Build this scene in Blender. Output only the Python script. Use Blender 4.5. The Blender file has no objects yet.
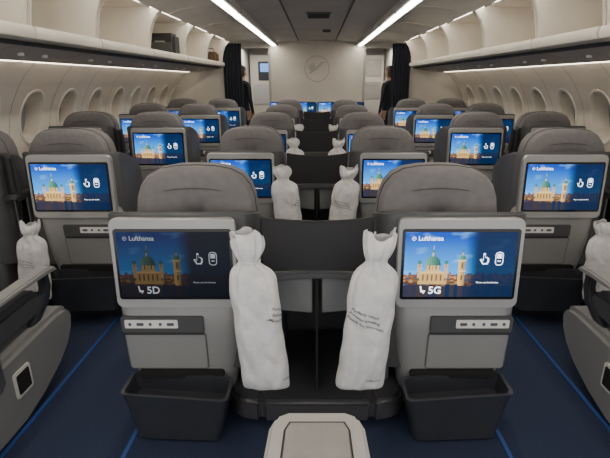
import bpy, bmesh, math, random
from mathutils import Vector, Matrix, noise
from mathutils.bvhtree import BVHTree
random.seed(4)
C = bpy.context.scene.collection

# ------------------------------------------------------------------ materials
def mat(name, col, rough=.6, metal=0, col2=None, scale=60, bump=0, emit=None, estr=0, bscale=None, spec=None):
    m = bpy.data.materials.new(name); m.use_nodes = True
    nt = m.node_tree; b = nt.nodes['Principled BSDF']
    b.inputs['Roughness'].default_value = rough; b.inputs['Metallic'].default_value = metal
    if spec is not None: b.inputs['Specular IOR Level'].default_value = spec
    tc = nt.nodes.new('ShaderNodeTexCoord')
    nz = nt.nodes.new('ShaderNodeTexNoise'); nz.inputs['Scale'].default_value = scale; nz.inputs['Detail'].default_value = 3
    nt.links.new(tc.outputs['Object'], nz.inputs['Vector'])
    rp = nt.nodes.new('ShaderNodeValToRGB')
    c2 = col2 or tuple(c*.9 for c in col)
    rp.color_ramp.elements[0].position = .35; rp.color_ramp.elements[1].position = .65
    rp.color_ramp.elements[0].color = (*c2, 1); rp.color_ramp.elements[1].color = (*col, 1)
    nt.links.new(nz.outputs['Fac'], rp.inputs['Fac']); nt.links.new(rp.outputs['Color'], b.inputs['Base Color'])
    if bump:
        n2 = nt.nodes.new('ShaderNodeTexNoise'); n2.inputs['Scale'].default_value = bscale or scale*4
        nt.links.new(tc.outputs['Object'], n2.inputs['Vector'])
        bp = nt.nodes.new('ShaderNodeBump'); bp.inputs['Strength'].default_value = bump; bp.inputs['Distance'].default_value = .004
        nt.links.new(n2.outputs['Fac'], bp.inputs['Height']); nt.links.new(bp.outputs['Normal'], b.inputs['Normal'])
    if emit:
        b.inputs['Emission Color'].default_value = (*emit, 1); b.inputs['Emission Strength'].default_value = estr
    return m
def screen_mat(name, k):
    m = bpy.data.materials.new(name); m.use_nodes = True; nt = m.node_tree; b = nt.nodes['Principled BSDF']
    b.inputs['Base Color'].default_value = (.004, .004, .005, 1); b.inputs['Roughness'].default_value = .3
    b.inputs['Specular IOR Level'].default_value = .2
    a = nt.nodes.new('ShaderNodeAttribute'); a.attribute_name = 'Col'
    nt.links.new(a.outputs['Color'], b.inputs['Emission Color']); b.inputs['Emission Strength'].default_value = k
    return m
M = dict(
 silver=mat('silver_grey_plastic', (.290,.294,.294), .38, .15, scale=3, col2=(.275,.279,.280)),
 sidep=mat('side_panel_grey', (.250,.255,.257), .4, .15, scale=3, col2=(.235,.240,.242)),
 bezel=mat('bezel_satin_grey', (.37,.375,.375), .32, .3, scale=3, col2=(.35,.355,.355)),
 shell=mat('dark_shell_plastic', (.072,.074,.079), .40, 0, scale=10),
 black=mat('black_divider_plastic', (.014,.014,.016), .5, scale=12),
 blackm=mat('matte_black', (.006,.006,.007), .8),
 pocket=mat('charcoal_pocket_plastic', (.034,.037,.046), .30, scale=14),
 foot=mat('footwell_grey', (.105,.110,.118), .6, scale=6),
 baffle=mat('baffle_grey', (.17,.176,.184), .55, scale=6),
 bench=mat('foot_bench_vinyl', (.045,.045,.051), .4, bump=.1, scale=30),
 head=mat('headrest_grey_fabric', (.148,.142,.145), .75, col2=(.130,.125,.128), scale=30, bump=.35, bscale=380),
 headd=mat('headrest_seam_cloth', (.065,.062,.065), .8, scale=30),
 cushion=mat('charcoal_seat_fabric', (.05,.053,.064), .9, scale=120, bump=.3),
 carpet=mat('navy_carpet', (.016,.029,.072), .95, col2=(.009,.018,.048), scale=170, bump=.6, bscale=420),
 track=mat('blue_track_cover', (.015,.065,.27), .5),
 wall=mat('cream_sidewall', (.68,.635,.56), .6, scale=3, col2=(.66,.615,.54)),
 front=mat('bulkhead_laminate', (.61,.58,.52), .55, scale=2),
 bin=mat('warm_white_bin', (.78,.74,.66), .45, scale=3),
 binin=mat('bin_lining', (.82,.77,.68), .6, scale=4),
 under=mat('bin_underside_grey', (.38,.36,.33), .5, scale=5),
 ceil=mat('ceiling_grey', (.61,.585,.545), .6, scale=2),
 ceild=mat('ceiling_centre_grey', (.47,.455,.43), .55, scale=2),
 seam=mat('dark_seam', (.03,.03,.03), .7),
 cseam=mat('ceiling_joint', (.12,.115,.11), .7),
 wseam=mat('sidewall_joint', (.28,.265,.24), .7),
 strip=mat('light_strip_diffuser', (.9,.88,.84), .5, emit=(1,.90,.76), estr=23),
 wash=mat('sidewall_wash_diffuser', (.9,.88,.84), .5, emit=(1,.87,.70), estr=7),
 binfill=mat('bin_fill_glow', (.9,.88,.84), .5, emit=(1,.90,.78), estr=10),  # glow for the fill strips added inside the bins
 hous=mat('light_strip_housing', (.55,.53,.5), .4),
 pane=mat('window_pane_dim', (.17,.18,.19), .3, scale=3, emit=(.6,.65,.7), estr=.04),
 rim=mat('window_rim', (.76,.73,.67), .45),
 cloth=mat('white_nonwoven_cloth', (.70,.70,.71), .85, col2=(.62,.622,.635), scale=25, bump=1, bscale=45),
 ink=mat('dark_grey_ink', (.09,.09,.11), .8),
 white=mat('white_label', (.72,.72,.70), .5),
 glass=mat('black_screen_glass', (.004,.004,.006), .18),
 curtain=mat('navy_curtain_cloth', (.014,.016,.028), .9, scale=50, bump=.3),
 logo=mat('emblem_grey', (.43,.41,.365), .5),
 case=mat('black_suitcase_nylon', (.018,.018,.02), .6, scale=60, bump=.3),
 brown=mat('brown_leather_bag', (.10,.055,.03), .6, scale=20, bump=.2),
 suit=mat('navy_uniform_wool', (.012,.014,.024), .85, scale=80),
 skin=mat('skin', (.34,.20,.145), .55, scale=10),
 hair=mat('brown_hair', (.03,.018,.012), .7, scale=60, bump=.4),
 console=mat('pale_console_plastic', (.42,.415,.40), .4, .1, scale=8),
 topp=mat('console_pad', (.27,.265,.255), .5, scale=20),
 galley=mat('galley_front', (.46,.46,.45), .45),
 belt=mat('seat_belt_webbing', (.02,.035,.09), .8, scale=200, bump=.3),
 buckle=mat('buckle_metal', (.5,.5,.5), .3, .9),
 icon=mat('icon_white_glow', (.7,.7,.7), .4, emit=(.85,.92,1), estr=2.2),
 icond=mat('icon_dim_glow', (.2,.2,.2), .4, emit=(.7,.8,1), estr=.28),
 blueglow=mat('galley_display', (.02,.1,.3), .3, emit=(.2,.5,1), estr=1.2),
)
M['scr'] = screen_mat('screen_glow', 1.9); M['scrd'] = screen_mat('screen_glow_dim', .19)

# ------------------------------------------------------------------ mesh helper
def rr(w, h, r, n=5, cx=0, cy=0):
    P = []
    for sx, sy, a0 in ((1,1,0),(-1,1,90),(-1,-1,180),(1,-1,270)):
        for k in range(n+1):
            a = math.radians(a0+90*k/n)
            P.append((cx+sx*(w/2-r)+r*math.cos(a), cy+sy*(h/2-r)+r*math.sin(a)))
    return P
class MB:
    def __init__(s): s.v=[]; s.f=[]; s.m=[]; s.cur=0
    def add(s, vs, fs):
        o=len(s.v); s.v += [tuple(v) for v in vs]
        for f in fs: s.f.append([o+i for i in f]); s.m.append(s.cur)
        return s
    def box(s, x0,x1,y0,y1,z0,z1):
        vs=[(x,y,z) for x in (x0,x1) for y in (y0,y1) for z in (z0,z1)]
        return s.add(vs,[(0,1,3,2),(4,6,7,5),(0,4,5,1),(2,3,7,6),(0,2,6,4),(1,5,7,3)])
    def prism(s, pts, axis, a, b):
        def P(p,t):
            if axis=='x': return (t,p[0],p[1])
            if axis=='y': return (p[0],t,p[1])
            return (p[0],p[1],t)
        n=len(pts); vs=[P(p,a) for p in pts]+[P(p,b) for p in pts]
        fs=[tuple(range(n)), tuple(range(2*n-1,n-1,-1))]+[(i,(i+1)%n,n+(i+1)%n,n+i) for i in range(n)]
        return s.add(vs,fs)
    def loft(s, rings, closed=True, cap0=True, cap1=True):
        n=len(rings[0]); vs=[p for r in rings for p in r]; fs=[]
        for k in range(len(rings)-1):
            for i in range(n if closed else n-1):
                j=(i+1)%n; fs.append((k*n+i,k*n+j,(k+1)*n+j,(k+1)*n+i))
        if closed and cap0: fs.append(tuple(range(n))[::-1])
        if closed and cap1: fs.append(tuple((len(rings)-1)*n+i for i in range(n)))
        return s.add(vs,fs)
    def tube(s, path, r, n=8):
        path=[Vector(p) for p in path]; rings=[]
        for i,p in enumerate(path):
            t=(path[min(i+1,len(path)-1)]-path[max(i-1,0)]).normalized()
            u=t.orthogonal().normalized() if i==0 else (pu-t*pu.dot(t)).normalized()
            pu=u; w=t.cross(u); rad=r[i] if isinstance(r,(list,tuple)) else r
            rings.append([p+rad*(math.cos(2*math.pi*k/n)*u+math.sin(2*math.pi*k/n)*w) for k in range(n)])
        return s.loft(rings)
    def build(s, name, mats, parent=None, bevel=0, seg=2, solid=0, flip=False, xm=1, fn=None, sub=0, loc=None):
        bm=bmesh.new()
        vv=[bm.verts.new((v[0]*xm,v[1],v[2])) for v in s.v]
        for f,mi in zip(s.f,s.m):
            try: fc=bm.faces.new([vv[i] for i in f]); fc.material_index=mi; fc.smooth=True
            except ValueError: pass
        bmesh.ops.recalc_face_normals(bm, faces=bm.faces)
        if solid:
            bmesh.ops.solidify(bm, geom=bm.faces[:], thickness=solid); bmesh.ops.recalc_face_normals(bm, faces=bm.faces)
        if bevel:
            es=[e for e in bm.edges if len(e.link_faces)==2 and e.calc_face_angle(0)>.6]
            bmesh.ops.bevel(bm, geom=es, offset=bevel, segments=seg, affect='EDGES', clamp_overlap=True)
        for f in bm.faces: f.smooth=True
        if fn:
            for v in bm.verts: v.co=Vector(fn(v.co))
        me=bpy.data.meshes.new(name); bm.to_mesh(me); bm.free()
        for m in (mats if isinstance(mats,(list,tuple)) else [mats]): me.materials.append(m)
        me.set_sharp_from_angle(angle=math.radians(38))
        o=bpy.data.objects.new(name,me); C.objects.link(o)
        if parent: o.parent=parent
        if loc: o.location=loc
        return o
def tag(o, label, cat, group=None):
    o['label']=label; o['category']=cat
    if group: o['group']=group
    return o
def struct(o): o['kind']='structure'; return o
def thing(name, label, cat, loc=(0,0,0), group=None, rz=0):
    o=bpy.data.objects.new(name,None); C.objects.link(o); o.location=loc; o.rotation_euler=(0,0,rz); o.empty_display_size=.1
    return tag(o,label,cat,group)
def copy_tree(o, parent=None):
    c=o.copy(); C.objects.link(c)
    if parent: c.parent=parent
    for ch in list(o.children): copy_tree(ch,c)
    return c
def text_geo(body, size, align='LEFT', bold=0):
    cu=bpy.data.curves.new('t','FONT'); cu.body=body; cu.size=size; cu.align_x=align; cu.resolution_u=3; cu.offset=bold
    o=bpy.data.objects.new('t',cu); C.objects.link(o)
    dg=bpy.context.evaluated_depsgraph_get(); me=bpy.data.meshes.new_from_object(o.evaluated_get(dg))
    vs=[(v.co.x,v.co.y) for v in me.vertices]; fs=[tuple(p.vertices) for p in me.polygons]
    bpy.data.objects.remove(o); bpy.data.meshes.remove(me); bpy.data.curves.remove(cu)
    return vs,fs
ORD=['first','second','third','fourth','fifth','sixth','seventh','eighth','ninth','tenth','eleventh','twelfth','thirteenth','fourteenth']

# ------------------------------------------------------------------ screen picture
def lerp(a,b,t): t=max(0,min(1,t)); return tuple(x+(y-x)*t for x,y in zip(a,b))
rc=[(random.random(),random.random(),random.random()) for _ in range(200)]
def paint(u,v):
    t=(v-.38)/.55
    c=lerp((.03,.36,.95),(.0,.055,.45),t)
    n=noise.noise(Vector((u*4.5+2,v*8,.3)))+.5*noise.noise(Vector((u*11,v*19,2)))
    c=lerp(c,(.22,.58,1.0),(n-.12)*1.0)
    # three depths of roofs and fronts
    for lay,(dn,base,amp,off,sh) in enumerate(((44,.34,.05,0,.75),(32,.27,.06,50,.6),(24,.20,.05,100,.35))):
        k=int(u*dn+lay*.4); sk=base+amp*rc[(k+off)%200][0]
        if v<sk:
            p=rc[(k+off)%200][1]; c=(.50,.26,.09) if p<.3 else ((.06,.13,.30) if p<.5 else ((.56,.36,.16) if p<.75 else (.26,.15,.08)))
            if int(v*56)%3==0 and int(u*120)%2: c=tuple(x*.4 for x in c)
            if v>sk-.028: c=(.30,.08,.03) if p<.7 else (.08,.12,.18)
            c=tuple(x*sh for x in c)
    def rect(a,b,lo,hi): return a<u<b and lo<v<hi
    if rect(.13,.39,.20,.39):
        c=(.58,.35,.12) if not (int((u-.13)*75)%3==0 and (.26<v<.35)) else (.12,.07,.04)
    if rect(.13,.39,.38,.398): c=(.78,.55,.24)
    if .395<v<.46 and abs(u-.26)<.085-(v-.395)*.8: c=(.66,.43,.17)
    if rect(.196,.324,.43,.50): c=(.70,.47,.18) if int((u-.196)*100)%3 else (.16,.10,.05)
    if ((u-.26)/.068)**2+((v-.495)/.15)**2<1 and v>.495:
        c=lerp((.02,.10,.08),(.14,.36,.25),(.32-u)*8.5)
        if int((u+.5)*140)%3==0: c=tuple(x*.6 for x in c)
    if rect(.248,.272,.635,.70): c=(.72,.52,.26) if int(u*250)%2 else (.2,.13,.07)
    if ((u-.26)/.015)**2+((v-.70)/.038)**2<1 and v>.695: c=(.05,.2,.14)
    if abs(u-.26)<.004 and .73<v<.80: c=(.5,.4,.2)
    for a in (.140,.380):
        if rect(a-.016,a+.016,.30,.52): c=(.62,.40,.15) if v<.46 or abs(u-a)>.006 else (.15,.09,.05)
        if ((u-a)/.018)**2+((v-.52)/.055)**2<1 and v>.518: c=(.04,.18,.12)
    if rect(.492,.552,.14,.57): c=lerp((.82,.52,.16),(.34,.19,.06),(u-.492)*16) 
    if rect(.514,.532,.45,.54) or rect(.514,.532,.27,.34): c=(.08,.05,.03)
    if rect(.484,.560,.56,.58) or rect(.487,.557,.40,.42): c=(.85,.6,.28)
    if ((u-.522)/.032)**2+((v-.578)/.085)**2<1 and v>.577: c=lerp((.03,.14,.10),(.14,.36,.25),(.55-u)*14)
    if rect(.514,.531,.65,.69): c=(.60,.42,.2)
    if abs(u-.522)<.009*(1-(v-.69)/.09) and .69<v<.78: c=(.05,.2,.14)
    k=int(u*26); rf=.165+.035*rc[k+50][0]
    if v<rf:
        c=lerp((.003,.018,.06),(.05,.03,.02),rc[k+50][1]*1.2-.45)
    ov=max(0,min(1,(u-.50)/.17)); ov=ov*ov*(3-2*ov)
    if .484<u<.56: ov*=.6
    return lerp(c,(.0005,.011,.042),ov*.96)
W,Hs=.452,.278
def picture_mesh():
    nx,nz=150,92; vs=[];cs=[]
    for j in range(nz+1):
        for i in range(nx+1):
            vs.append(((i/nx-.5)*W,0,(j/nz-.5)*Hs)); cs.append(paint(i/nx,j/nz))
    fs=[(j*(nx+1)+i,j*(nx+1)+i+1,(j+1)*(nx+1)+i+1,(j+1)*(nx+1)+i) for j in range(nz) for i in range(nx)]
    me=bpy.data.meshes.new('city_picture'); me.from_pydata(vs,[],fs)
    ca=me.color_attributes.new(name='Col',type='FLOAT_COLOR',domain='POINT')
    for i,c in enumerate(cs): ca.data[i].color=(*c,1)
    return me
PIC=picture_mesh(); PIC.materials.append(M['scr']); PICD=picture_mesh(); PICD.materials.append(M['scrd'])

TILT=.05
def screen_parts(mon, zm, y0, dim=False, number=None, tilt=TILT):
    def tl(p): return (p[0], p[1]+(p[2]-zm)*tilt, p[2])
    g=MB().prism(rr(.474,.302,.012,4,0,zm),'y',y0-.003,y0+.004).build('screen_glass',M['glass'],mon,fn=tl)
    p=bpy.data.objects.new('city_picture',PICD if dim else PIC); C.objects.link(p); p.parent=mon
    p.location=(0,y0-.0045,zm); p.rotation_euler=(-math.atan(tilt),0,0)
    im=M['icond'] if dim else M['icon']
    def flat(name, items):
        b=MB()
        for vs,fs,sc,ox,oz in items:
            b.add([(x*sc+ox, y0-.0058, z*sc+zm+oz) for x,z in vs],fs)
        return b.build(name,im,mon,fn=tl)
    U=lambda u,v:((u-.5)*W,(v-.5)*Hs)
    # wordmark with ringed emblem
    vs,fs=text_geo('Lufthansa',.0265,bold=.0003); x,z=U(.115,.875)
    ring=[(.0085*math.cos(a),.0085*math.sin(a)) for a in [k*math.pi/8 for k in range(16)]]
    ring+= [(.0068*math.cos(a),.0068*math.sin(a)) for a in [k*math.pi/8 for k in range(16)]]
    rf=[(k,(k+1)%16,16+(k+1)%16,16+k) for k in range(16)]
    bird=([(-.005,-.004),(.001,-.001),(.006,.004),(.0045,.0045),(0,.001),(-.003,.003),(-.006,.001),(-.002,.0)],[tuple(range(8))])
    flat('wordmark',[(vs,fs,1,x,z)]); flat('emblem',[(ring,rf,1,x-.017,z+.008),(*bird,.9,x-.017,z+.008)])
    hx,hz=U(.715,.60)
    hand=[(-.004,.02),(0,.022),(.004,.02),(.004,.006),(.009,.007),(.014,.004),(.018,.001),(.018,-.012),(.013,-.022),(-.005,-.022),(-.016,-.004),(-.013,-.001),(-.004,-.008)]
    inner=[(x*.66+.0004,z*.74-.001) for x,z in hand]; n=len(hand)
    flat('hand_icon',[(hand+inner,[(i,(i+1)%n,n+(i+1)%n,n+i) for i in range(n)],1.1,hx,hz)])
    kx,kz=U(.85,.60); o=rr(.030,.052,.012,5); i_=rr(.024,.046,.009,5); n=len(o)
    scr=rr(.017,.018,.002,2,0,.010); d1=rr(.012,.004,.001,2,0,-.009)
    flat('handset_icon',[(o+i_,[(i,(i+1)%n,n+(i+1)%n,n+i) for i in range(n)],1.1,kx,kz),(scr,[tuple(range(len(scr)))],1.1,kx,kz),(d1,[tuple(range(len(d1)))],1.1,kx,kz)])
    vs,fs=text_geo('Please use the handset',.010); x,z=U(.66,.22); flat('caption',[(vs,fs,1,x,z)])
    if number:
        vs,fs=text_geo(number,.044,bold=.0009); x,z=U(.23,.055)
        seat=([(-.015,.030),(-.009,.030),(-.006,.011),(.006,.011),(.008,.007),(.006,.003),(-.011,.003)],[tuple(range(7))])
        leg=([(-.004,.003),(-.001,.003),(.004,-.003),(-.001,-.003)],[(0,1,2,3)])
        flat('seat_number',[(vs,fs,1,x,z)]); flat('seat_symbol',[(*seat,1,x-.020,z+.003),(*leg,1,x-.020,z+.003)])

# ------------------------------------------------------------------ seat unit (y=0 is the monitor face, inner side is +x*s)
def make_seat(s, up, label, dim=False, number=None):
    """s=+1: neighbour on the right side, s=-1 on the left; up: how high the unit sits on its plinth"""
    t=thing('airline_seat',label,'seat'); zm=.785+up; hu=up*.55
    # wrap-around shell
    plan=[(-.262,.44),(-.288,.38),(-.30,.28),(-.30,.15),(-.285,.085),(-.24,.05),(-.15,.04),(0,.036),(.15,.04),(.27,.05),(.315,.085),(.33,.14),(.33,.26),(.32,.36)]
    tops=[.70,.84,.92,.965,.985,.99,.993,.995,.993,.99,.985,.97,.94,.86]
    b=MB()
    b.loft([[(x,y,.26+up) for x,y in plan],[(x,y,z+up-.03) for (x,y),z in zip(plan,tops)],[(x,y+.004,z+up) for (x,y),z in zip(plan,tops)]],closed=False)
    b.build('seat_shell',M['shell'],t,solid=.028,bevel=.008,seg=3,xm=s)
    # headrest: soft padded block, crowned towards the middle
    cx=.065; Rg=[]
    hd=[(-.250,.80),(-.256,.90),(-.255,.97),(-.248,1.03),(-.230,1.08),(-.198,1.12),(-.15,1.145),(-.08,1.157),(0,1.160),(.08,1.157),(.15,1.145),(.198,1.12),(.230,1.08),(.248,1.03),(.255,.97),(.256,.90),(.250,.80)]
    for y,k in ((.150,.0),(.112,.30),(.104,.62),(.106,.84),(.120,.95),(.150,.995),(.20,1.0),(.25,.99),(.285,.94),(.30,.80),(.302,.4),(.30,0)):
        Rg.append([(x*k+cx,y,(z-.95)*k+.95+hu) for x,z in hd])
    h=MB().loft(Rg).build('headrest',M['head'],t,xm=s,fn=lambda c:(c.x,c.y+(c.z-.9)*.10,c.z))
    sm=[((x)*.999+cx,.165,(z-.95)*.999+.95+hu) for x,z in hd[1:-1]]
    MB().tube([(x,y+(z-.9)*.10,z) for x,y,z in sm],.0035,6).build('side_seam',M['headd'],h,xm=s)
    arc=[(cx+x,.1035+.016*(abs(x)/.21)**3,1.075-.035*(x/.21)**2+hu) for x in [(-.21+.03*k) for k in range(15)]]
    MB().tube([(x,y+(z-.9)*.10,z) for x,y,z in arc],.0028,6).build('back_seam',M['headd'],h,xm=s)
    MB().prism([(.30,.42+up),(.40,.42+up),(.31,.86+up),(.22,.86+up),(.22,.6+up)],'x',-.12+0,.30).build('backrest',M['cushion'],t,bevel=.025,seg=3,xm=s)
    MB().prism([(.34,.385),(.34,.47+up*.4),(.88,.490+up*.4),(.98,.475+up*.4),(1.01,.43+up*.4),(.98,.385)],'x',-.115,.32).build('seat_cushion',M['cushion'],t,bevel=.03,seg=3,xm=s)
    MB().prism([(.42,0),(.88,0),(.93,.38),(.42,.38)],'x',-.02,.30).build('seat_base',M['foot'],t,bevel=.015,xm=s)
    # aisle-side panel and armrest
    pr=[(.28,0),(.50,0),(.64,.0),(.80,.035),(.96,.095),(1.06,.16),(1.115,.23),(1.135,.30),(1.12,.345),(1.08,.370),(1.0,.378),(.80,.372),(.60,.362),(.28,.36)]
    MB().prism(pr,'x',-.16,-.04).build('side_panel',M['sidep'],t,bevel=.026,seg=4,xm=s)
    MB().tube([(-.156,.45,.328),(-.156,.80,.338),(-.156,1.03,.342),(-.156,1.085,.325),(-.156,1.095,.28),(-.156,1.06,.215),(-.156,.96,.145)],.0035,6).build('panel_trim',M['silver'],t,xm=s)
    MB().prism(rr(.115,.125,.012,3,.66,.215),'x',-.166,-.155).build('socket_frame',M['white'],t,xm=s)
    MB().prism(rr(.085,.095,.006,3,.66,.215),'x',-.170,-.16).build('socket_recess',M['blackm'],t,xm=s)
    MB().prism([(.42,.575),(.42,.60),(.80,.606),(1.00,.608),(1.07,.602),(1.105,.582),(1.10,.566),(1.05,.572),(.80,.578)],'x',-.14,-.07).build('armrest',M['silver'],t,bevel=.010,seg=3,xm=s)
    MB().prism([(1.00,.575),(1.05,.575),(1.055,.50),(1.02,.43),(.92,.37),(.84,.37),(.96,.45),(1.0,.51)],'x',-.125,-.085).build('armrest_strut',M['pocket'],t,bevel=.008,xm=s)
    bl=MB().tube([(-.08,.36,.50+up*.4),(-.06,.52,.52+up*.4),(-.04,.70,.515+up*.4),(.02,.80,.51+up*.4)],.016,6).build('seat_belt',M['belt'],t,xm=s)
    MB().prism(rr(.07,.05,.008,3,.03,.82),'z',.505+up*.4,.52+up*.4).build('buckle',M['buckle'],bl,bevel=.003,xm=s)
    # monitor
    tl=lambda p:(p[0],p[1]+(p[2]-zm)*TILT,p[2])
    mo=MB().loft([[(x*k,y,zm+z*k) for x,z in rr(.51,.385,.030,6)] for y,k in ((.07,.955),(.03,.99),(.014,1),(.005,.998),(0,.985))]).build('monitor',M['bezel'],t,fn=tl)
    screen_parts(mo,zm,0,dim,number)
    # console body under the monitor
    def ring(z,x0,x1,y0=.015,y1=.34,r=.035,sh=0): 
        return [(x,y-sh*(x+.26),z) for x,y in rr(x1-x0,y1-y0,r,5,(x0+x1)/2,(y0+y1)/2)]
    MB().loft([ring(.05+up,-.225,.180,.06,r=.06),ring(.20+up,-.243,.212,.040,r=.06),ring(.30+up,-.251,.228,.026,r=.06),ring(.45+up,-.259,.240,r=.055),ring(.60+up,-.268,.247,r=.045),ring(.66+up,-.255,.24,.05)]).build('console_body',M['silver'],t,bevel=.004,xm=s)
    sl=lambda c:(c.x,c.y+(.45+up-c.z)*.080,c.z)
    MB().prism(rr(.352,.190,.018,5,-.075,.368+up),'y',.0125,.05).build('door_gap',M['cseam'],t,xm=s,fn=sl)
    MB().prism(rr(.346,.184,.016,5,-.075,.368+up),'y',.0095,.05).build('storage_door',M['silver'],t,bevel=.003,xm=s,fn=sl)
    MB().prism(rr(.34,.014,.005,3,-.078,.463+up),'y',.006,.05).build('door_slot',M['seam'],t,xm=s)
    sp=MB().prism(rr(.35,.074,.008,3,-.080,.507+up),'y',.000,.03).build('socket_panel',M['shell'],t,bevel=.002,xm=s)
    MB().prism(rr(.225,.038,.004,3,-.125,.513+up),'y',-.004,.01).build('label_strip',M['white'],sp,xm=s)
    b=MB()
    for k,w in enumerate((.012,.03,.012,.012,.03)):
        x=-.215+k*.043; b.prism(rr(w,.013,.003,2,x,.513+up),'y',-.006,0)
    b.build('socket_symbols',M['ink'],sp,xm=s)
    MB().prism(rr(.38,.040,.014,4,-.025,.250+up),'y',.014,.09).build('slot_recess',M['blackm'],t,xm=s)
    # literature pocket: slanted charcoal pocket joined to the console front, angled in plan, open at the top
    b=MB(); S=.10
    b.loft([ring(.012+up,-.205,.160,-.105,.10,.03,S*.5),ring(.10+up,-.222,.180,-.108,.09,.035,S*.8),ring(.215+up,-.246,.206,-.112,.07,.035,S),ring(.238+up,-.252,.212,-.118,.06,.035,S),ring(.246+up,-.252,.212,-.118,.05,.03,S),ring(.244+up,-.238,.198,-.102,.04,.024,S),ring(.17+up,-.222,.182,-.080,.03,.02,S)])
    b.build('literature_pocket',M['pocket'],t,xm=s)
    MB().prism([(.03,0),(.40,0),(.40,.3),(.08,.3),(.08,up+.03)],'x',-.20,.16).build('plinth',M['blackm'],t,bevel=.01,xm=s)
    if up==0:
        MB().prism([(.18,.06),(.20,.0),(.25,-.035),(.334,-.052),(.334,.50),(.20,.45)],'z',.04,.155).build('foot_ledge',M['bench'],t,bevel=.02,seg=3,xm=s)
        MB().prism([(.245,.10),(.325,.10),(.325,.42),(.245,.42)],'z',.15,.68).build('footwell_side',M['foot'],t,bevel=.01,xm=s)
    return t
def make_divider(g, up, label):
    t=thing('footwell_divider',label,'divider')
    wide=g>.25; g2=.235 if wide else .045; e=g2
    b=MB()
    pts=[(-g2,.055),(-g2*.8,.072),(-g2*.4,.084),(0,.086),(g2*.4,.084),(g2*.8,.072),(g2,.055)]
    tp=[.975,.963,.952,.948,.952,.963,.975]
    b.loft([[(x,y,.73+up) for x,y in pts],[(x,y,z+up) for (x,y),z in zip(pts,tp)]],closed=False)
    b.build('privacy_panel',M['black'],t,solid=.02,bevel=.005)
    b=MB()
    A=[(-e,.10,.70+up),(-e*.8,.60,.68+up),(-e*.75,.60,.05),(-e,.08,.05)]
    b.add(A,[(0,1,2,3)]); b.add([(-x,y,z) for x,y,z in A],[(0,1,2,3)])
    b.add([(-e*.8,.60,.68+up),(e*.8,.60,.68+up),(e*.75,.60,.05),(-e*.75,.60,.05)],[(0,1,2,3)])
    b.build('footwell_lining',M['foot'],t,solid=.010)
    pl=[(-e,.0),(-e*.8,.035),(-e*.4,.06),(0,.066),(e*.4,.06),(e*.8,.035),(e,.0),(e*.8,.5),(-e*.8,.5)]
    MB().prism(pl,'z',.69+up,.725+up).build('footwell_shelf',M['shell'],t,bevel=.008)
    if wide:
        for sx in (-1,1):
            MB().prism([(sx*.022,.69),(sx*.215,.69),(sx*.20,.56),(sx*.17,.525),(sx*.022,.51)],'y',.10,.115).build('foot_baffle',M['baffle'],t,bevel=.004)
    MB().prism([(.02,.15),(.50,.15),(.50,.66+up),(.10,.69+up),(.08,.60+up),(.05,.35)],'x',-.006,.006).build('foot_partition',M['blackm'],t,bevel=.002)
    hw=.245 if wide else .045
    MB().prism([(-hw,-.052),(hw,-.052),(hw,.57),(-hw,.57)],'z',0.04,.155).build('foot_bench',M['bench'],t,bevel=.02,seg=3)
    MB().box(-hw*.8,hw*.8,.06,.50,0,.06).build('bench_base',M['blackm'],t)
    return t

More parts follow.
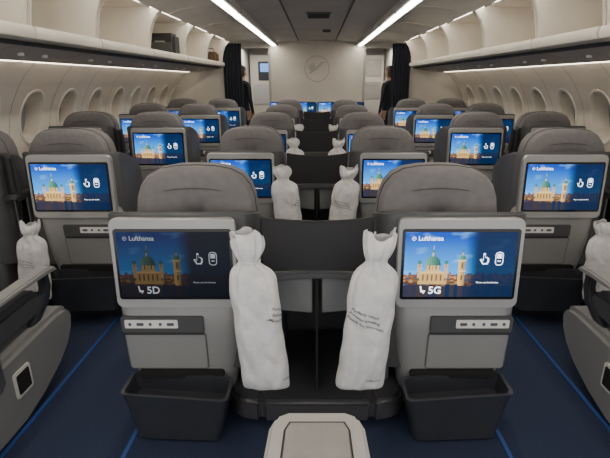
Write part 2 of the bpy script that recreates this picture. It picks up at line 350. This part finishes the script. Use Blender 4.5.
# ------------------------------------------------------------------ bags
def make_bag(lean, label, H=.68, ta=0, tx0=-.070, seed=0):
    t=thing('drawstring_bag',label,'bag')
    prof=[(0,.090,.010),(.012,.098,.024),(.04,.100,.036),(.10,.099,.041),(.16,.098,.043),(.22,.098,.044),(.28,.096,.045),(.34,.097,.045),(.40,.095,.046),(.46,.096,.045),(.52,.094,.044),(.58,.095,.043),(.64,.093,.041),(.70,.091,.038),(.755,.086,.034),(.79,.070,.029),(.815,.048,.024),(.835,.036,.021),(.85,.036,.022),(.875,.045,.026),(.91,.052,.028),(.955,.057,.026),(1.0,.057,.014)]
    rings=[]; n=80
    def ridge(p): return 1-abs(noise.noise(p))*2
    for i,(q,a,b) in enumerate(prof):
        r=[]
        for k in range(n):
            an=2*math.pi*k/n; ca,sa=math.cos(an),math.sin(an)
            x=a*math.copysign(abs(ca)**.7,ca); y=b*math.copysign(abs(sa)**.9,sa)
            f=1+.08*noise.noise(Vector((x*20,y*22,q*10+seed)))
            if q>.62: f+= .15*math.sin(an*9+q*4+seed)*min(1,(q-.62)*4)
            z=q*H+(.016*math.sin(an*2+1+seed)+.010*math.sin(an*5))*(1 if q>.95 else 0)
            z0=q*H
            cr=ridge(Vector((x*13+z0*7+seed,seed,z0*11-x*5)))*.017+ridge(Vector((x*28-z0*12,seed+4,z0*20)))*.009
            mid=1 if .02<q<.75 else .4
            sg=1 if y>=0 else -1
            r.append((x*f+lean*(q-.4)+.008*noise.noise(Vector((1,2+seed,q*9))), y*f+sg*cr*mid*abs(sa), z))
        rings.append(r)
    b=MB().loft(rings,cap1=False); sack=b.build('sack',M['cloth'],t)
    sm=sack.modifiers.new('s','SUBSURF'); sm.levels=1; sm.render_levels=1
    zn=.842*H; xn=lean*.442
    MB().tube([(xn+.038*math.cos(a),.027*math.sin(a),zn+.004*math.sin(a*2)) for a in [k*math.pi/8 for k in range(17)]],.004,6).build('drawstring',M['white'],t)
    MB().tube([(xn,.02,zn),(xn-.01,.05,zn+.05),(xn,.08,zn+.09)],.004,6).build('hanging_loop',M['white'],t)
    vs=[Vector(v) for v in b.v]; bvh=BVHTree.FromPolygons(vs,b.f); RT=Matrix.Rotation(ta,3,'Z')
    def put(L,vs2,fs,ox,oz,ang):
        c,s_=math.cos(ang),math.sin(ang); out=[]
        for x,z in vs2:
            X=ox+x*c-z*s_; Z=oz+x*s_+z*c
            o=RT@Vector((X,-.5,0)); o.z=Z; D=RT@Vector((0,1,0))
            h=bvh.ray_cast(o,D); p=(h[0] if h[0] else o+D*.48)-D*.004
            out.append(tuple(p))
        L.add(out,fs)
    an=math.radians(-18); c,s_=math.cos(an),math.sin(an); L=MB()
    for tx,dz in (('Perfectly rested.',0),('Relaxed travelling.',-.0225),('Ready for tomorrow.',-.045)):
        v2,f2=text_geo(tx,.0170,bold=.0001); put(L,v2,f2,tx0-dz*s_,.385+dz*c,an)
    L.build('printed_slogan',M['ink'],t)
    L=MB(); v2,f2=text_geo('Lufthansa',.0160,bold=.0001); put(L,v2,f2,-.004,.065,math.radians(-6)); L.build('printed_wordmark',M['ink'],t)
    return t

# ------------------------------------------------------------------ layout of rows
PY=1.62; Y0=1.73; YS=2.71; XM=.58; XA=1.485; XW=2.26
YM=[1.73,3.45,5.12,6.78,8.40]; NS=4
GM='seats of the middle block'; 
def desc(col,row): return f'grey seat in the {col}, {ORD[row]} row from the camera'
sL=make_seat(1,0,'grey seat with the dim 5D screen, nearest of the left middle column',dim=True,number='5D'); sL.location=(-XM,Y0,0)
sR=make_seat(-1,0,'grey seat with the bright 5G screen, nearest of the right middle column',number='5G'); sR.location=(XM,Y0,0)
sL2=make_seat(1,0,''); sR2=make_seat(-1,0,'')
for k in range(1,5):
    for s,p,cn in ((-1,sL2,'left middle column'),(1,sR2,'right middle column')):
        o=p if k==1 else copy_tree(p); o.location=(s*XM,YM[k],0)
        o['label']=desc(cn,k)
for o in [x for x in C.objects if x.name.startswith('airline_seat')]: o['group']=GM
a_L=make_seat(-1,.10,''); a_R=make_seat(1,.10,''); w_L=make_seat(1,.10,''); w_R=make_seat(-1,.10,'')
for p,x,cn in ((a_L,-XA,'left aisle-side column'),(a_R,XA,'right aisle-side column'),(w_L,-XW,'left window column'),(w_R,XW,'right window column')):
    for k in range(0,NS):
        o=p if k==0 else copy_tree(p); o.location=(x,YS+PY*k,0); o['label']=desc(cn,k); o['group']='seats beside the '+('left' if x<0 else 'right')+' windows'
for p,x,sd in ((a_L,-XA,'left'),(a_R,XA,'right')):
    o=copy_tree(p); o.location=(x,YS-PY,0); o['label']=f'foreground seat at the {sd} frame edge showing only armrest and side panel'; o['group']='seats beside the '+sd+' windows'
d0=make_divider(.33,0,'black privacy panel and empty footwell between the 5D and 5G screens'); d0.location=(0,Y0,0); d0['group']='middle dividers'
for k in range(1,5):
    o=copy_tree(d0); o.location=(0,YM[k],0); o['label']=f'black divider between the two middle seats of the {ORD[k]} row'
d1=make_divider(.13,.10,'')
for sx,sd in ((-1,'left'),(1,'right')):
    for k in range(0,NS):
        o=d1 if (k==0 and sx<0) else copy_tree(d1); o.location=(sx*(XA+XW)/2,YS+PY*k,0)
        o['label']=f'dark footwell divider of the {sd} window pair, {ORD[k]} row'; o['group']='window side dividers'
# bags
bL=make_bag(-.055,'white drawstring bag hanging beside the dim 5D screen',ta=math.radians(66),tx0=-.02,seed=3); bL.location=(-.232,Y0-.105,.272); bL['group']='white drawstring bags'
bR=make_bag(.060,'white drawstring bag hanging beside the bright 5G screen'); bR.location=(.202,Y0-.105,.272); bR['group']='white drawstring bags'
for k in (1,2,3):
    for p,sx in ((bL,-1),(bR,1)):
        o=copy_tree(p); o.location=(sx*(.225 if sx<0 else .20),YM[k]-.09,.33); o.scale=(1.08,1,.82); o['label']=f'white drawstring bag on the {"left" if sx<0 else "right"} middle seat of the {ORD[k]} row'
for p,sx in ((bR,-1),(bL,1)):
    o=copy_tree(p); o.location=(sx*(XA+.185),YS-.215,.24); o.scale=(.92,.8,.72); o['label']=f'white drawstring bag below the screen of the nearest {"left" if sx<0 else "right"} aisle-side seat'
# foreground centre console
cc=thing('centre_console','pale grey centre armrest console at the bottom centre of the picture','console',(0,0,0))
out=[(-.155,.35),(-.128,1.0),(-.112,1.045),(-.08,1.062),(.08,1.062),(.112,1.045),(.128,1.0),(.155,.35)]
MB().prism(out,'z',.585,.62).build('console_top',M['console'],cc,bevel=.010,seg=3)
MB().prism([(-.104,.4),(-.088,.985),(-.075,1.018),(.075,1.018),(.088,.985),(.104,.4)],'z',.615,.6215).build('console_seam',M['seam'],cc)
MB().prism([(-.100,.4),(-.084,.985),(-.072,1.013),(.072,1.013),(.084,.985),(.100,.4)],'z',.616,.6235).build('console_lid',M['topp'],cc,bevel=.002)
MB().loft([[(x*.8,.35+(y-.35)*.9,z) for x,y in out] for z in (0,.55)]+[[(x*.95,.35+(y-.35)*.97,.586) for x,y in out]]).build('console_pedestal',M['foot'],cc)

# ------------------------------------------------------------------ setting
YB,YF=-1.0,10.3; YE=12.6; YC=9.05
struct(MB().box(-2.9,2.9,YB,YE,-.05,0).build('floor',M['carpet']))
for i,x in enumerate((-1.32,-.81,.81,1.32)):
    struct(MB().box(x-.009,x+.009,YB,YE,0,.004).build(f'trim_{i+1}',M['track']))
def Xw(z):
    P=[(0,2.58),(.3,2.68),(.7,2.765),(1.0,2.77),(1.2,2.73),(1.4,2.64),(1.55,2.52),(1.66,2.40)]
    for (a,xa),(b,xb) in zip(P,P[1:]):
        if z<=b: 
            t=(z-a)/(b-a); return xa+(xb-xa)*t
    return P[-1][1]
CY=[1.25+.65*k for k in range(13)]; ZC=1.16; HY,HZ=.175,.240; DZ=.30
wn=0
for sx,sd in ((-1,'left'),(1,'right')):
    b=MB(); zlo=ZC-DZ; zs=[0,.15,.3,.5,.7,zlo]; zt=[ZC+DZ,1.5,1.55,1.6,1.66]
    for zz in (zs,zt):
        b.loft([[(sx*Xw(z),y,z) for z in zz] for y in (CY[0]-.325,CY[-1]+.325)],closed=False)
    for ya,yb in ((YB,CY[0]-.325),(CY[-1]+.325,YE)):
        b.loft([[(sx*Xw(z),y,z) for z in zs+[1.0,1.2,1.3]+zt] for y in (ya,yb)],closed=False)
    for c in CY:
        per=[]; 
        for k in range(10): per.append((-.325+.065*k,-DZ))
        for k in range(10): per.append((.325,-DZ+DZ*.2*k))
        for k in range(10): per.append((.325-.065*k,DZ))
        for k in range(10): per.append((-.325,DZ-DZ*.2*k))
        R=[[] for _ in range(5)]; hole=[]
        for (py,pz) in per:
            a=math.atan2(pz/HZ,py/HY); ca,sa=math.cos(a),math.sin(a)
            hy=HY*math.copysign(abs(ca)**.8,ca); hz=HZ*math.copysign(abs(sa)**.8,sa)
            for q,f in enumerate((0,.5,1)):
                y=py+(hy-py)*f; z=pz+(hz-pz)*f; R[q].append((sx*Xw(ZC+z),c+y,ZC+z))
            R[3].append((sx*(Xw(ZC+hz)+.07),c+hy*.82,ZC+hz*.85)); R[4].append((sx*(Xw(ZC+hz)+.15),c+hy*.70,ZC+hz*.76)); hole.append((hy,hz))
        b.loft(R,cap0=False,cap1=False)
        b.cur=1
        for yy in (c-.325,):
            zz=zs+[1.0,1.2,1.3]+zt
            b.loft([[(sx*(Xw(z)-.002),y,z) for z in zz] for y in (yy-.004,yy+.004)],closed=False)
        b.cur=0
        wn+=1
        w=MB().loft([[(sx*(Xw(ZC+hz*k)+dx),c+hy*k,ZC+hz*k) for hy,hz in hole] for k,dx in ((1.09,.004),(1.07,-.010),(.98,-.010),(.95,.02))],cap0=False,cap1=False).build(f'window_{wn}',M['rim']); struct(w)
        MB().add([(sx*(Xw(ZC+hz*.82)+.135),c+hy*.74,ZC+hz*.78) for hy,hz in hole],[tuple(range(40))]).build('window_pane',M['pane'],w)
    struct(b.build('wall_'+sd,[M['wall'],M['wseam']]))
# ceiling
b=MB(); prof=[(-2.75,2.35),(-1.66,2.30),(-1.2,2.27),(-.86,2.25),(-.70,2.275),(-.40,2.30),(.40,2.30),(.70,2.275),(.86,2.25),(1.2,2.27),(1.66,2.30),(2.75,2.35)]
b.loft([[(x,y,z) for x,z in prof] for y in (YB,YE)],closed=False); struct(b.build('ceiling',M['ceil'],solid=.01))
struct(MB().box(-.36,.36,YB,YF,2.284,2.298).build('trim_5',M['ceild'],bevel=.004))
for i,x in enumerate((-.385,.385)): struct(MB().box(x-.010,x+.010,YB,YF,2.28,2.297).build(f'trim_{6+i}',M['cseam']))
for k in range(3):
    y=3.2+2.4*k
    struct(MB().box(-.36,.36,y-.004,y+.004,2.280,2.30).build(f'trim_{8+k}',M['under']))
# light strips
seg=[(-.95,.34),(.38,1.61),(1.65,2.88),(2.92,4.15),(4.19,5.42),(5.46,6.69),(6.73,7.96),(8.00,9.23),(9.27,10.28)]
for sx,sd in ((-1,'left'),(1,'right')):
    for k,(a,c) in enumerate(seg):
        t=thing('ceiling_light',f'glowing ceiling light strip, {ORD[k]} segment of the {sd} line','light',(sx*.90,a,2.20),f'{sd} ceiling light strips')
        MB().prism([(-.085,.06),(-.085,.0),(-.07,-.012),(.07,-.012),(.085,0),(.085,.06)],'y',0,c-a).build('light_housing',M['hous'],t)
        MB().prism([(-.047,-.008),(-.036,-.022),(.036,-.022),(.047,-.008)],'y',.025,c-a-.025).build('light_diffuser',M['strip'],t)
# vents
for k,(x,y,w,l) in enumerate(((.02,6.3,.15,.22),(.16,8.2,.07,.12))):
    t=thing('ceiling_vent',('large' if k==0 else 'small')+' dark rectangular vent in the ceiling centre panel','vent',(x,y,2.27))
    MB().box(-w,w,-l,l,0,.015).build('vent_frame',M['shell'],t,bevel=.003)
    b=MB()
    for j in range(8): yy=-l*.85+j*l*.24; b.box(-w*.88,w*.88,yy,yy+l*.1,-.008,.002)
    b.build('vent_grille',M['seam'],t)
# overhead bins
edges=[.55,1.9,3.0,3.9,5.1,6.45,7.7,8.95]
for sx,sd in ((-1,'left'),(1,'right')):
    for k in range(len(edges)-1):
        a,c=edges[k]+.008,edges[k+1]-.008; L=c-a
        t=thing('overhead_bin',f'open white overhead bin, {ORD[k]} from the camera on the {sd} side','overhead bin',(0,a,0),f'{sd} overhead bins')
        P=lambda pts:[(sx*x,z) for x,z in pts]
        MB().prism(P([(1.72,1.80),(1.71,1.77),(1.72,1.745),(1.78,1.725),(2.42,1.665),(2.60,1.75),(2.62,2.1),(2.4,2.25),(1.56,2.235),(1.55,2.20),(2.20,2.20),(2.38,2.14),(2.46,2.02),(2.48,1.86),(2.44,1.78),(2.36,1.755),(1.80,1.772),(1.755,1.785)]),'y',0,L).build('bin_tray',M['binin'],t)
        MB().prism(P([(1.704,1.81),(1.694,1.775),(1.704,1.74),(1.725,1.74),(1.72,1.775),(1.735,1.81)]),'y',0,L).build('bin_lip',M['bin'],t,bevel=.004)
        for yy in (0,L-.03):
            MB().prism(P([(1.745,1.765),(2.46,1.75),(2.5,2.05),(2.32,2.22),(1.53,2.225),(1.545,2.19),(1.60,2.15),(1.66,2.08),(1.70,1.99),(1.72,1.90),(1.735,1.82)]),'y',yy,yy+.03).build('end_panel',M['bin'],t,bevel=.007)
        dr=MB().prism(P([(1.52,2.135),(1.545,2.155),(1.53,2.185),(1.42,2.225),(1.20,2.25),(1.02,2.25),(.995,2.235),(1.0,2.215),(1.20,2.21),(1.38,2.185)]),'y',.01,L-.01).build('bin_door',M['bin'],t,bevel=.006)
        MB().prism(P([(1.53,2.125),(1.555,2.135),(1.545,2.155),(1.525,2.145)]),'y',L*.42,L*.58).build('latch',M['hous'],dr)
        MB().prism(P([(1.60,2.205),(1.61,2.190),(1.66,2.190),(1.67,2.205)]),'y',.04,L-.04).build('added_bin_fill',M['binfill'],t)  # added glowing strip tucked behind the door edge to brighten the bin interior
        MB().prism(P([(1.80,1.722),(1.80,1.705),(2.02,1.665),(2.30,1.643),(2.34,1.655),(2.32,1.675)]),'y',0,L).build('service_panel',M['under'],t)
        MB().prism(P([(1.79,1.728),(1.765,1.722),(1.775,1.706),(1.81,1.702)]),'y',0,L).build('shadow_gap',M['seam'],t)
        MB().prism(P([(2.340,1.655),(2.340,1.642),(2.378,1.640),(2.378,1.655)]),'y',.03,L-.03).build('wash_light',M['wash'],t)
        for yy in (L*.3,L*.62):
            MB().prism([(sx*(1.98+.02*math.cos(q)),yy+.02*math.sin(q)) for q in [j*math.pi/6 for j in range(12)]],'z',1.655,1.675).build('reading_light',M['white'],t)
# luggage
sc=thing('suitcase','black soft suitcase standing in an open left overhead bin','suitcase',(-1.94,6.24,1.775))
MB().box(-.17,.17,-.13,.13,0,.28).build('case_body',M['case'],sc,bevel=.035,seg=3)
MB().tube([(-.06,-.12,.16),(-.055,-.155,.18),(.055,-.155,.18),(.06,-.12,.16)],.008,6).build('carry_handle',M['bezel'],sc)
MB().prism(rr(.27,.15,.02,3,0,.10),'y',-.145,-.12).build('front_pocket',M['shell'],sc,bevel=.006)
hb=thing('handbag','brown leather bag in the left overhead bin beyond the suitcase','bag',(-1.90,8.70,1.775))
MB().box(-.14,.14,-.09,.09,0,.2).build('bag_body',M['brown'],hb,bevel=.03,seg=3)
MB().tube([(-.08,0,.19),(-.06,0,.26),(.06,0,.26),(.08,0,.19)],.008,6).build('bag_handle',M['brown'],hb)
# front bulkhead
struct(MB().box(-1.0,1.0,YF,YF+.08,0,2.30).build('wall_front',M['front']))
for i,sx in enumerate((-1,1)):
    struct(MB().box(*sorted((sx*1.74,sx*2.78)),YC,YC+.06,0,2.36).build('wall_front_'+('left' if sx<0 else 'right'),M['front']))
    struct(MB().box(*sorted((sx*1.74,sx*1.80)),YC+.06,YE,0,2.32).build('wall_galley_'+('left' if sx<0 else 'right'),M['front']))
    struct(MB().box(*sorted((sx*1.0,sx*1.74)),YF,YF+.06,2.14,2.30).build(f'trim_{20+i}',M['ceil']))
    struct(MB().box(*sorted((sx*.98,sx*1.03)),YF-.012,YF+.09,0,2.2).build(f'trim_{22+i}',M['under']))
struct(MB().box(-2.75,2.75,YE,YE+.05,0,2.35).build('wall_back',M['galley']))
for sx in (-1,1):
    cu=thing('curtain',f'dark navy curtain gathered at the {"left" if sx<0 else "right"} aisle opening','curtain',(sx*1.56,YC-.05,0))
    pts=[(-.17+.34*k/36,.022*math.sin(k*1.05)) for k in range(37)]
    MB().loft([[(x,y,z) for x,y in pts] for z in (.06,.8,1.5,2.14)],closed=False).build('curtain_cloth',M['curtain'],cu,solid=.006)
    MB().tube([(-.18,0,2.16),(.18,0,2.16)],.012,8).build('curtain_rail',M['hous'],cu)
    sg=tag(MB().box(-.09,.09,0,.03,0,.07).build('ceiling_sign',M['white'],bevel=.006),f'small pale sign above the {"left" if sx<0 else "right"} aisle opening','sign'); sg.location=(sx*1.40,YC-.05,2.185)
# emblem on the bulkhead
em=thing('wall_emblem','faint round crane emblem on the front bulkhead','emblem',(0,YF-.001,1.73))
n=48; b=MB(); b.loft([[(r*math.cos(2*math.pi*k/n),y,r*math.sin(2*math.pi*k/n)) for k in range(n)] for r,y in ((.268,0),(.268,-.006),(.246,-.006),(.246,0))],cap0=False,cap1=False); b.build('emblem_ring',M['logo'],em)
bird=[(-.20,-.10),(-.12,-.085),(-.02,-.03),(.06,.04),(.13,.12),(.205,.125),(.14,.145),(.10,.135),(.03,.075),(-.03,.04),(-.06,.10),(-.11,.13),(-.08,.06),(-.14,.10),(-.18,.10),(-.12,.03),(-.19,.055),(-.215,.04),(-.13,-.01),(-.20,0),(-.13,-.045)]
MB().prism(bird,'y',-.006,0).build('crane_figure',M['logo'],em)
# bulkhead monitors
for x,lb in ((-.78,'far left of its centre'),(-.26,'just left of its centre'),(.26,'just right of its centre'),(.78,'far right of its centre')):
    t=thing('wall_monitor',f'blue lit monitor on the front bulkhead, {lb}','monitor',(x,YF-.05,0))
    mo=MB().prism(rr(.47,.33,.02,4,0,.90),'y',0,.05).build('monitor_frame',M['bezel'],t); screen_parts(mo,.90,0,tilt=0)
# galley cabinets beyond the openings
gp=thing('galley_cabinet','pale galley cabinet with small blue display beyond the left opening','galley cabinet',(-1.38,YE-.3,0))
MB().box(-.32,.32,0,.28,0,2.1).build('cabinet',M['front'],gp,bevel=.01)
MB().prism(rr(.34,.46,.02,3,.06,1.72),'y',-.012,0).build('display_frame',M['pocket'],gp)
MB().prism(rr(.24,.20,.02,3,.06,1.80),'y',-.02,0).build('display',M['blueglow'],gp)
MB().prism(rr(.5,.5,.02,3,0,1.15),'y',-.015,0).build('cart_door',M['galley'],gp,bevel=.004)
gq=thing('galley_cabinet','pale galley cupboard with two doors beyond the right opening','galley cabinet',(1.38,YE-.3,0))
MB().box(-.32,.32,0,.28,0,2.1).build('cabinet',M['front'],gq,bevel=.01)
for z in (1.25,1.8):
    d=MB().prism(rr(.5,.42,.02,3,0,z),'y',-.015,0).build('cupboard_door',M['under'],gq,bevel=.004)
    MB().box(-.06,.06,-.03,-.014,z+.12,z+.14).build('door_handle',M['buckle'],d)

# ------------------------------------------------------------------ people
def person(label, loc, rz, hair_long=False, arm=0):
    V=[];E=[];R=[]
    def v(p,r,par=None):
        V.append(p); R.append(r if isinstance(r,tuple) else (r,r)); i=len(V)-1
        if par is not None: E.append((par,i))
        return i
    pel=v((0,0,.95),(.15,.10)); wa=v((0,0,1.12),(.125,.085),pel); ch=v((0,0,1.30),(.15,.10),wa); sh=v((0,.005,1.43),(.11,.07),ch)
    nk=v((0,.005,1.50),.048,sh); n2=v((0,-.003,1.55),.05,nk); h1=v((0,-.012,1.60),(.066,.078),n2); h2=v((0,-.008,1.66),(.077,.092),h1); h3=v((0,0,1.71),(.068,.08),h2)
    for s in (-1,1):
        s0=v((s*.17,.005,1.415),.058,sh); e=v((s*.235,.03,1.14),.042,s0)
        if arm and s>0: w=v((s*.20,-.19,1.13),.028,e); hd=v((s*.185,-.25,1.14),(.030,.016),w); D=(0,-1,0)
        else: w=v((s*.245,-.02,.90),.028,e); hd=v((s*.245,-.035,.83),(.018,.034),w); D=(0,-.2,-1)
        D=Vector(D).normalized(); side=Vector((0,1,0)) if D.z<-.5 else Vector((1,0,0)); base=Vector(V[hd])
        for q,(of,ln) in enumerate(((-.027,.062),(-.009,.072),(.009,.067),(.027,.054))):
            p1=base+side*of+D*.03; a=v(tuple(p1),.0095,hd); p2=p1+D*ln*.55+Vector((-s*.004,0,0)); b_=v(tuple(p2),.0085,a); v(tuple(p2+D*ln*.45+Vector((-s*.012,0,0))),.007,b_)
        p1=base-side*.034-D*.012; a=v(tuple(p1),.011,hd); v(tuple(p1-side*.018+D*.035),.009,a)
        hp=v((s*.095,0,.88),.092,pel); kn=v((s*.10,-.012,.50),.058,hp); an=v((s*.10,.015,.10),.042,kn); ft=v((s*.105,-.06,.045),(.045,.035),an); v((s*.11,-.15,.032),(.04,.026),ft)
    me=bpy.data.meshes.new('person'); me.from_pydata(V,E,[]); o=bpy.data.objects.new('tmp',me); C.objects.link(o)
    md=o.modifiers.new('skin','SKIN'); md.use_smooth_shade=True; sv=me.skin_vertices[0].data
    for i,r in enumerate(R): sv[i].radius=r; sv[i].use_root=(i==0)
    sb=o.modifiers.new('sub','SUBSURF'); sb.levels=1; sb.render_levels=1
    dg=bpy.context.evaluated_depsgraph_get(); m2=bpy.data.meshes.new_from_object(o.evaluated_get(dg)); bpy.data.objects.remove(o)
    m2.materials.clear(); m2.materials.append(M['suit']); m2.materials.append(M['skin'])
    hands=[Vector(V[i]) for i in range(len(V)) if R[i][0] in (.030,.018)]
    for p in m2.polygons:
        p.use_smooth=True; c=p.center
        p.material_index=1 if (c.z>1.495 or any((c-h).length<.125 and (c-h).z<.05 for h in hands)) else 0
    zmin=min(q.co.z for q in m2.vertices)
    for q in m2.vertices: q.co.z-=zmin
    b=bpy.data.objects.new('person',m2); C.objects.link(b); tag(b,label,'person'); b.location=loc; b.rotation_euler=(0,0,rz)
    dz=-zmin
    hm=MB(); rings=[]
    for q,(z,a,bb,oy) in enumerate(((1.56 if hair_long else 1.60,.062,.045,.045),(1.64,.083,.075,.026),(1.70,.084,.088,.012),(1.745,.068,.076,.008),(1.775,.03,.035,.008))):
        rings.append([(a*math.cos(2*math.pi*k/20),oy+bb*math.sin(2*math.pi*k/20)+.0,z+dz+(.018*max(0,-math.sin(2*math.pi*k/20)) if q in (1,2) else 0)) for k in range(20)])
    hm.loft(rings).build('hair',M['hair'],b)
    for s in (-1,1):
        MB().prism([(s*.03+.010*math.cos(a),1.66+dz+.006*math.sin(a)) for a in [k*math.pi/4 for k in range(8)]],'y',-.104,-.085).build('eye',M['white'],b)
        MB().loft([[(s*x,y,z+dz) for y,z in ((-.01,1.625),(.012,1.632),(.02,1.66),(.01,1.68),(-.01,1.67))] for x in (.072,.084)]).build('ear',M['skin'],b)
    MB().loft([[(x,y,z+dz) for x,y in ((-w,-.085),(0,-.085-d),(w,-.085))] for z,w,d in ((1.605,.016,.018),(1.615,.018,.032),(1.665,.007,.012))]).build('nose',M['skin'],b)
    MB().box(-.022,.022,-.096,-.08,1.578+dz,1.588+dz).build('mouth',M['brown'],b,bevel=.003)
    MB().loft([[(x,y,z+dz) for x,y in ((-w,-.105),(w,-.105),(w,-.06),(-w,-.06))] for z,w in ((1.25,.006),(1.40,.045),(1.49,.035))]).build('shirt_front',M['white'],b)
    return b
person('crew member in dark uniform standing by the left curtain',(-1.47,9.50,0),math.radians(140),True,0)
person('crew member in dark uniform half hidden by the right curtain',(1.44,9.60,0),math.radians(-135),True,0)

# ------------------------------------------------------------------ light, camera
w=bpy.data.worlds.new('world'); bpy.context.scene.world=w; w.use_nodes=True
w.node_tree.nodes['Background'].inputs[0].default_value=(1,.975,.95,1); w.node_tree.nodes['Background'].inputs[1].default_value=1.7
for sx in (-1,1):
    l=bpy.data.lights.new('galley_lamp','AREA'); l.size=.5; l.energy=18; l.color=(1,.95,.86)
    o=bpy.data.objects.new('galley_lamp',l); C.objects.link(o); o.location=(sx*1.35,11.4,2.2)
cam=bpy.data.cameras.new('camera'); co=bpy.data.objects.new('camera',cam); C.objects.link(co)
cam.sensor_width=36; cam.lens=36*458/610; cam.shift_x=-12/610; cam.clip_start=.02
co.location=(0,0,1.5); co.rotation_euler=(math.radians(72),0,0); bpy.context.scene.camera=co
